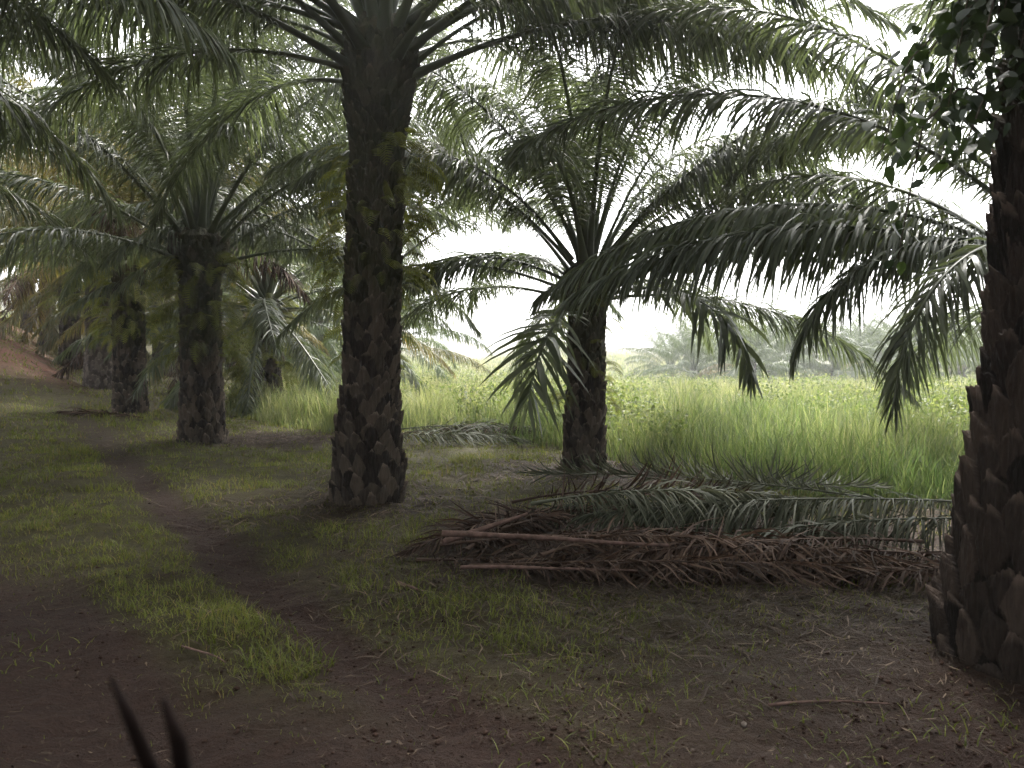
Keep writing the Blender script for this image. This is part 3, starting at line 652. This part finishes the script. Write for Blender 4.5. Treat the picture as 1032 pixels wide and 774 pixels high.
fallen(2.1, 5.3, 170, 2.4, 'dead', 'brown broken frond at the nearest edge of the pile toward the viewer', 711, z=.05, e0=4, bend=8, droop=1.0, leaf=.45, sparse=.25, **W1)
fallen(-.1, 6.2, 40, 1.2, 'dead', 'short brown frond butt crossing the left end of the pile', 712, z=.16, e0=6, bend=10, leaf=.35, npair=40, **W1)
fallen(4.3, 5.35, 182, 2.2, 'dead', 'dry frond half hidden behind the foot of the right edge trunk', 713, z=.06, leaf=.5, **W1)
fallen(.3, 5.85, -9, 2.6, 'dead', 'brown shredded frond in the middle of the pile under the long pale stalk', 715, z=.18, e0=5, bend=14, droop=1.8, leaf=.5, **W1)
fallen(3.0, 5.75, 186, 2.6, 'dead', 'brown shredded frond at the right under the hanging leaflets', 716, z=.2, e0=5, bend=14, droop=2.0, leaf=.5, **W1)
fallen(-.7, 5.8, -14, 1.7, 'dead', 'loose brown frond tip trailing off the left end of the pile', 717, z=.05, e0=5, bend=10, droop=.8, leaf=.4, sparse=.3, **W1)
fallen(-.35, 5.9, 62, 1.5, 'dead', 'ragged dry frond pointing away from the viewer at the left end of the pile', 718, z=.08, e0=8, bend=18, droop=.6, leaf=.4, sparse=.2, **W1)
fallen(.5, 6.9, 215, 1.6, 'dead', 'curled dry frond slanting across the back left of the pile', 719, z=.16, e0=8, bend=24, droop=.8, leaf=.42, sparse=.15, **W1)
fallen(.2, 5.5, 35, 1.6, 'dead', 'crumpled dry frond crossing under the long pale stalk', 720, z=.14, e0=8, bend=20, droop=1.0, leaf=.42, sparse=.1, **W1)
G2 = 'cut fronds lying behind the central palm'
fallen(-2.1, 14.3, 4, 3.0, 'wilt', 'grey fallen frond lying at the field edge behind the central palm', 721, z=.18, e0=6, bend=14, group=G2)
fallen(1.0, 14.6, 184, 3.0, 'dead', 'brown fallen frond between the central palm and the short palm', 722, z=.12, group=G2)
fallen(-2.4, 13.6, -6, 2.6, 'wilt', 'nearer grey-green fallen frond just right of the central trunk', 723, z=.10, group=G2)
fallen(-8.2, 17.6, 172, 2.5, 'dead', 'dark fallen frond on the mossy ground left of the fern-hung palm', 724, z=.03, group=G2, wid=.05)
# cut stalks and sticks
def stick(name, x, y, az, L, r, label, cat, mat, z0=.03, z1=.05, seed=0, mid=.02, group=None):
    rng = np.random.default_rng(seed); n = 9; t = np.linspace(0, 1, n)
    ca, sa = math.cos(R(az)), math.sin(R(az))
    px = t * L * ca - sa * (mid * L * np.sin(t * 3.1)); py = t * L * sa + ca * (mid * L * np.sin(t * 3.1))
    pz = H(x + px, y + py) * .25 + .75 * np.linspace(float(H(x, y)), float(H(x + px[-1], y + py[-1])), n) + z0 + (z1 - z0) * t + r
    v, q, tt = tube(np.stack([px, py, pz - float(H(x, y))], -1), r * np.linspace(1.2, .55, n) * rng.uniform(.9, 1.1, n), 8)
    o = link(name, mesh_np(name, v, q, tris=tt, smooth=True), M[mat], None, (x, y, float(H(x, y))))
    return tag(o, label, cat, group)
GS = 'bare cut frond stalks'
stick('frond_stalk', -.5, 5.62, -4, 1.6, .019, 'long pale pinkish frond stalk lying along the front of the pile', 'stalk', 'stick', .24, .20, 1, .02, GS)
stick('frond_stalk', -.5, 5.75, 28, .7, .022, 'short thick pale stalk propped on the left end of the pile', 'stalk', 'stick', .14, .28, 2, .02, GS)
stick('frond_stalk', -.35, 5.35, -2, 1.2, .012, 'thin brown stalk on the ground in front of the long pale stalk', 'stalk', 'stick', .08, .09, 3, .02, GS)
stick('frond_stalk', 1.9, 5.7, -6, 1.3, .018, 'grey stalk showing under the hanging curtain of wilted leaflets', 'stalk', 'stick', .14, .12, 4, -.03, GS)
stick('dry_stick', -.78, 5.35, -58, .32, .014, 'short dry stick alone on the grass left of the pile', 'stick', 'stick', .01, .01, 5)
stick('dry_stick', -1.75, 4.15, -35, .38, .005, 'thin dry stick on the grassy strip between the wheel tracks', 'stick', 'stick', .01, .02, 6, .06)
stick('dry_stick', 1.1, 3.35, 6, .55, .006, 'thin dry twig on the dark soil left of the right edge trunk', 'stick', 'stick', .01, .01, 7, .05)
def forked_twig():
    x, y = -.13, .43; z = float(H(x, y))
    P = [tube([[.03, .02, -.03], [.0, .01, .5], [-.02, 0, 1.0], [-.040, -.02, 1.24], [-.056, -.03, 1.318], [-.066, -.03, 1.345], [-.075, -.03, 1.366]], [.007, .0062, .005, .0046, .0042, .0034, .0012], 8),
         tube([[-.040, -.02, 1.22], [-.036, -.03, 1.29], [-.041, -.03, 1.332], [-.048, -.03, 1.354]], [.0046, .0048, .0044, .002], 8),
         tube([[-.03, -.01, 1.12], [-.01, -.02, 1.2], [-.012, -.02, 1.25]], [.004, .0035, .001], 6)]
    v, q, t = join(P)
    o = link('dead_twig', mesh_np('dead_twig', v, q, tris=t, smooth=True), M['twig'], None, (x, y, z))
    tag(o, 'dark blurred forked dead twig poking up at the bottom left', 'twig')
forked_twig()
rng = np.random.default_rng(44)
def pebble(x, y, s, label, seed):
    g = np.random.default_rng(seed); K, n = 10, 7
    V = []
    for i in range(n):
        f = math.pi * i / (n - 1)
        for k in range(K):
            a = 2 * math.pi * k / K; rr = s * (1 + .18 * math.sin(2 * a + seed) + .1 * math.cos(3 * f + k))
            V.append((rr * math.sin(f) * math.cos(a), rr * .75 * math.sin(f) * math.sin(a), rr * .5 * math.cos(f)))
    a = np.arange(n * K).reshape(n, K); b = np.roll(a, -1, 1)
    me = mesh_np('pebble', V, np.stack([a[1:], b[1:], b[:-1], a[:-1]], -1).reshape(-1, 4), smooth=True)
    tag(link('pebble', me, M['stone'], None, (x, y, float(H(x, y)) + s * .25), (0, 0, seed)), label, 'pebble', 'pale pebbles on the soil')
pebble(.95, 3.2, .018, 'small pale pebble on the dark soil under the grass patch', 1)
pebble(.55, 5.4, .02, 'pale pebble in the thin grass in front of the pile', 2)
pebble(1.05, 4.9, .014, 'tiny whitish pebble between the pile and the dark soil', 3)
pebble(-.5, 3.15, .013, 'grey pebble in the bare wheel track', 4)
# ------------------------------------------------------------------ ferns and vine on the trunks
def fern_clump(palm_i, z0, z1, n, L, label, seed, rad=.36, side=None, hang=.9, mat='fern', name='trunk_fern', lean=(0, 0)):
    root, x, y, h = PALMS[palm_i]; r = np.random.default_rng(seed)
    bz = root.location.z; B = []
    for i in range(n):
        a = r.uniform(0, 2 * np.pi) if side is None else R(r.normal(side[0], side[1]))
        z = r.uniform(z0, z1); l = L * r.uniform(.5, 1.25); S = 9
        s = np.linspace(0, 1, S); e = np.radians(r.uniform(10, 60) - (100 + r.uniform(0, 40)) * hang * s ** .9)
        T = np.stack([np.cos(e) * math.cos(a), np.cos(e) * math.sin(a), np.sin(e)], -1)
        P = np.cumsum(T, 0) * l / S + np.array([lean[0] * z / h + rad * math.cos(a), lean[1] * z / h + rad * math.sin(a), z])
        sv = np.array([-math.sin(a), math.cos(a), 0.]); sv = norm(sv + r.normal(0, .35, 3))
        m = 16; u = np.linspace(.08, 1, m); p = np.stack([np.interp(u, s, P[:, j]) for j in range(3)], -1); t = norm(np.stack([np.interp(u, s, T[:, j]) for j in range(3)], -1))
        pl = l * .15 * np.sin(np.clip(u * .9 + .12, 0, 1) * np.pi) ** .6 + .012
        w = t * (l * .017)
        for sg in (1, -1):
            q1 = p + (sv * sg) * pl[:, None] + t * pl[:, None] * .35 + np.array([0, 0, -1]) * (pl * r.uniform(.1, .8))[:, None]
            V = np.stack([p - w, p + w, q1 + w * .3, q1 - w * .3], 1).reshape(-1, 3)
            B.append((V, np.arange(m * 4).reshape(m, 4), np.full(m * 4, np.clip(r.normal(.45, .22), 0, 1))))
    V, Q, A = merge(B)
    o = link(name, mesh_np(name, V, Q, {'var': A}), M[mat], None, (x, y, bz))
    tag(o, label, 'fern', 'ferns growing on the palm trunks')
# PALMS order: 0 right edge, 1 central, 2 fan, 3 fern-hung, 4 grey, 5 dark, 8 short, 10 behind central, 11 ...
fern_clump(1, 2.3, 3.9, 90, .5, 'dark fern fringe on the right side of the central trunk', 801, .31, (0, 45), lean=(.17, .05))
fern_clump(1, 2.2, 3.8, 80, .42, 'thin dark fern fringe on the left side of the central trunk', 802, .31, (185, 35), lean=(.17, .05))
fern_clump(2, 1.5, 3.2, 170, .62, 'hanging green ferns round the upper trunk of the open fan palm', 803, .37)
fern_clump(3, 1.7, 3.7, 200, .68, 'thick yellow-green fern skirt on the palm left of the open fan palm', 804, .38)
fern_clump(4, 2.4, 4.0, 170, .75, 'shaggy fern mass above the pale criss-cross trunk', 805, .38)
fern_clump(5, 1.6, 3.6, 70, .7, 'dim fern mass on the dark trunk on the bank', 806, .38)
fern_clump(8, .9, 2.4, 60, .4, 'small fern tufts on the short palm at the field edge', 807, .26)
fern_clump(10, 1.0, 3.0, 90, .7, 'fern skirt on the palm behind the central trunk', 808, .36)
fern_clump(11, .5, 3.2, 220, .9, 'fern skirt on the palm behind the tall grass right of the open fan palm', 809, .38)
fern_clump(12, 1.2, 3.2, 80, .8, 'fern skirt glimpsed behind the open fan palm', 810, .38)
fern_clump(16, .6, 3.0, 140, .95, 'fern mass on the shaded palm just left of the central trunk', 812, .38)
fern_clump(13, 1.2, 3.4, 80, .8, 'fern skirt on the small distant trunk left of the open fan palm', 811, .38)
def vine():
    root, x, y, h = PALMS[0]; r = np.random.default_rng(820); bz = root.location.z
    t = empty('climbing_vine', (x, y, bz), 'broad-leaved climbing vine hanging on the left side of the right edge trunk', 'vine')
    parts, LV = [], []
    for k in range(20):
        a = R(r.normal(190, 38)); z = r.uniform(2.6, 4.0); out = r.uniform(.2, .68)
        b = np.array([.30 * z / h + .30 * math.cos(a), .30 * math.sin(a), z]); d = np.array([math.cos(a), math.sin(a), 0])
        P = np.array([b, b + d * out * .45 + UP * .12, b + d * out * .8 - UP * r.uniform(0, .15), b + d * out - UP * r.uniform(.2, .75)])
        u = np.linspace(0, 1, 14); P = np.stack([np.interp(u, [0, .35, .7, 1], P[:, j]) for j in range(3)], -1)
        parts.append(tube(P, np.linspace(.009, .003, 14), 5))
        for p in P[1:]:
            for _ in range(4):
                s = r.uniform(.026, .056); d1 = norm(np.array([r.normal(), r.normal(), r.normal() - .9])); e1 = norm(np.cross(d1, r.normal(0, 1, 3))); c = p + r.normal(0, .05, 3); nn = np.cross(d1, e1)
                out_ = [(0, 0), (.25, .55), (.9, .62), (1.6, .3), (2.1, 0), (1.6, -.3), (.9, -.62), (.25, -.55)]
                V = np.array([c + d1 * s * p_ + e1 * s * q_ + nn * s * (-.18 * abs(q_)) for p_, q_ in out_])
                LV.append((V, np.array([[0, 1, 2, 3], [0, 3, 4, 5], [0, 5, 6, 7]]), np.full(8, r.uniform(0, 1))))
    v, q, tt = join(parts); link('stem', mesh_np('stem', v, q, tris=tt, smooth=True), M['wood'], t)
    V, Q, A = merge(LV); link('foliage', mesh_np('foliage', V, Q, {'var': A}), M['vine'], t)
vine()
# ------------------------------------------------------------------ haze, light, camera
def haze():
    x0, x1, y0, y1, z0, z1 = -700, 700, -660, 700, -12, 45
    V = [(x, y, z) for z in (z0, z1) for y in (y0, y1) for x in (x0, x1)]
    Q = [(0, 2, 3, 1), (4, 5, 7, 6), (0, 1, 5, 4), (2, 6, 7, 3), (0, 4, 6, 2), (1, 3, 7, 5)]
    m, n, l = nt('haze_air'); out = n.new('ShaderNodeOutputMaterial'); v = n.new('ShaderNodeVolumePrincipled')
    v.inputs['Color'].default_value = (.95, .96, .97, 1); v.inputs['Density'].default_value = HAZE; v.inputs['Anisotropy'].default_value = .55
    l.new(v.outputs[0], out.inputs['Volume'])
    o = link('haze', mesh_np('haze', V, Q), m); o['kind'] = 'stuff'; tag(o, 'thin pale haze over the field', 'haze')
HAZE = .0014
haze()
SUN_EL, SUN_AZ = 54, 17      # azimuth clockwise from +Y (straight ahead), toward the right
w = bpy.data.worlds.new('World'); SC.world = w; w.use_nodes = True
n = w.node_tree.nodes; l = w.node_tree.links; n.clear()
sky = n.new('ShaderNodeTexSky'); sky.sky_type = 'NISHITA'; sky.sun_disc = False; sky.sun_elevation = R(SUN_EL); sky.sun_rotation = R(SUN_AZ); sky.dust_density = 4; sky.air_density = 1
hs = n.new('ShaderNodeHueSaturation'); hs.inputs['Saturation'].default_value = .12
bg = n.new('ShaderNodeBackground'); bg.inputs['Strength'].default_value = .15; wo = n.new('ShaderNodeOutputWorld')
l.new(sky.outputs[0], hs.inputs['Color']); l.new(hs.outputs[0], bg.inputs['Color']); l.new(bg.outputs[0], wo.inputs['Surface'])
ld = bpy.data.lights.new('sun', 'SUN'); ld.energy = 2.8; ld.angle = R(12); ld.color = (1, .96, .9)
lo = bpy.data.objects.new('sun', ld); C.objects.link(lo)
from mathutils import Vector
sd = Vector((math.sin(R(SUN_AZ)) * math.cos(R(SUN_EL)), math.cos(R(SUN_AZ)) * math.cos(R(SUN_EL)), math.sin(R(SUN_EL))))
lo.rotation_euler = (-sd).to_track_quat('-Z', 'Y').to_euler()
cd = bpy.data.cameras.new('camera'); cam = bpy.data.objects.new('camera', cd); C.objects.link(cam)
cd.sensor_width = 36; cd.lens = 800 / 1032 * 36; cd.clip_end = 3000; cd.clip_start = .05
cam.location = (0, 0, CAM_H); cam.rotation_euler = (R(90) - math.atan((387 - 357) / 800), 0, 0)
cd.dof.use_dof = True; cd.dof.focus_distance = 10; cd.dof.aperture_fstop = 5.6
SC.camera = cam
SC.view_settings.view_transform = 'Standard'; SC.view_settings.look = 'None'; SC.view_settings.gamma = 1; SC.view_settings.use_curve_mapping = False
SC.view_settings.exposure = 2.36
SC.render.engine = 'CYCLES'
cy = SC.cycles
cy.max_bounces = 6; cy.diffuse_bounces = 3; cy.glossy_bounces = 2; cy.transmission_bounces = 3; cy.volume_bounces = 0; cy.transparent_max_bounces = 4
cy.use_denoising = True; cy.use_adaptive_sampling = True; cy.adaptive_threshold = .02
cy.caustics_reflective = False; cy.caustics_refractive = False
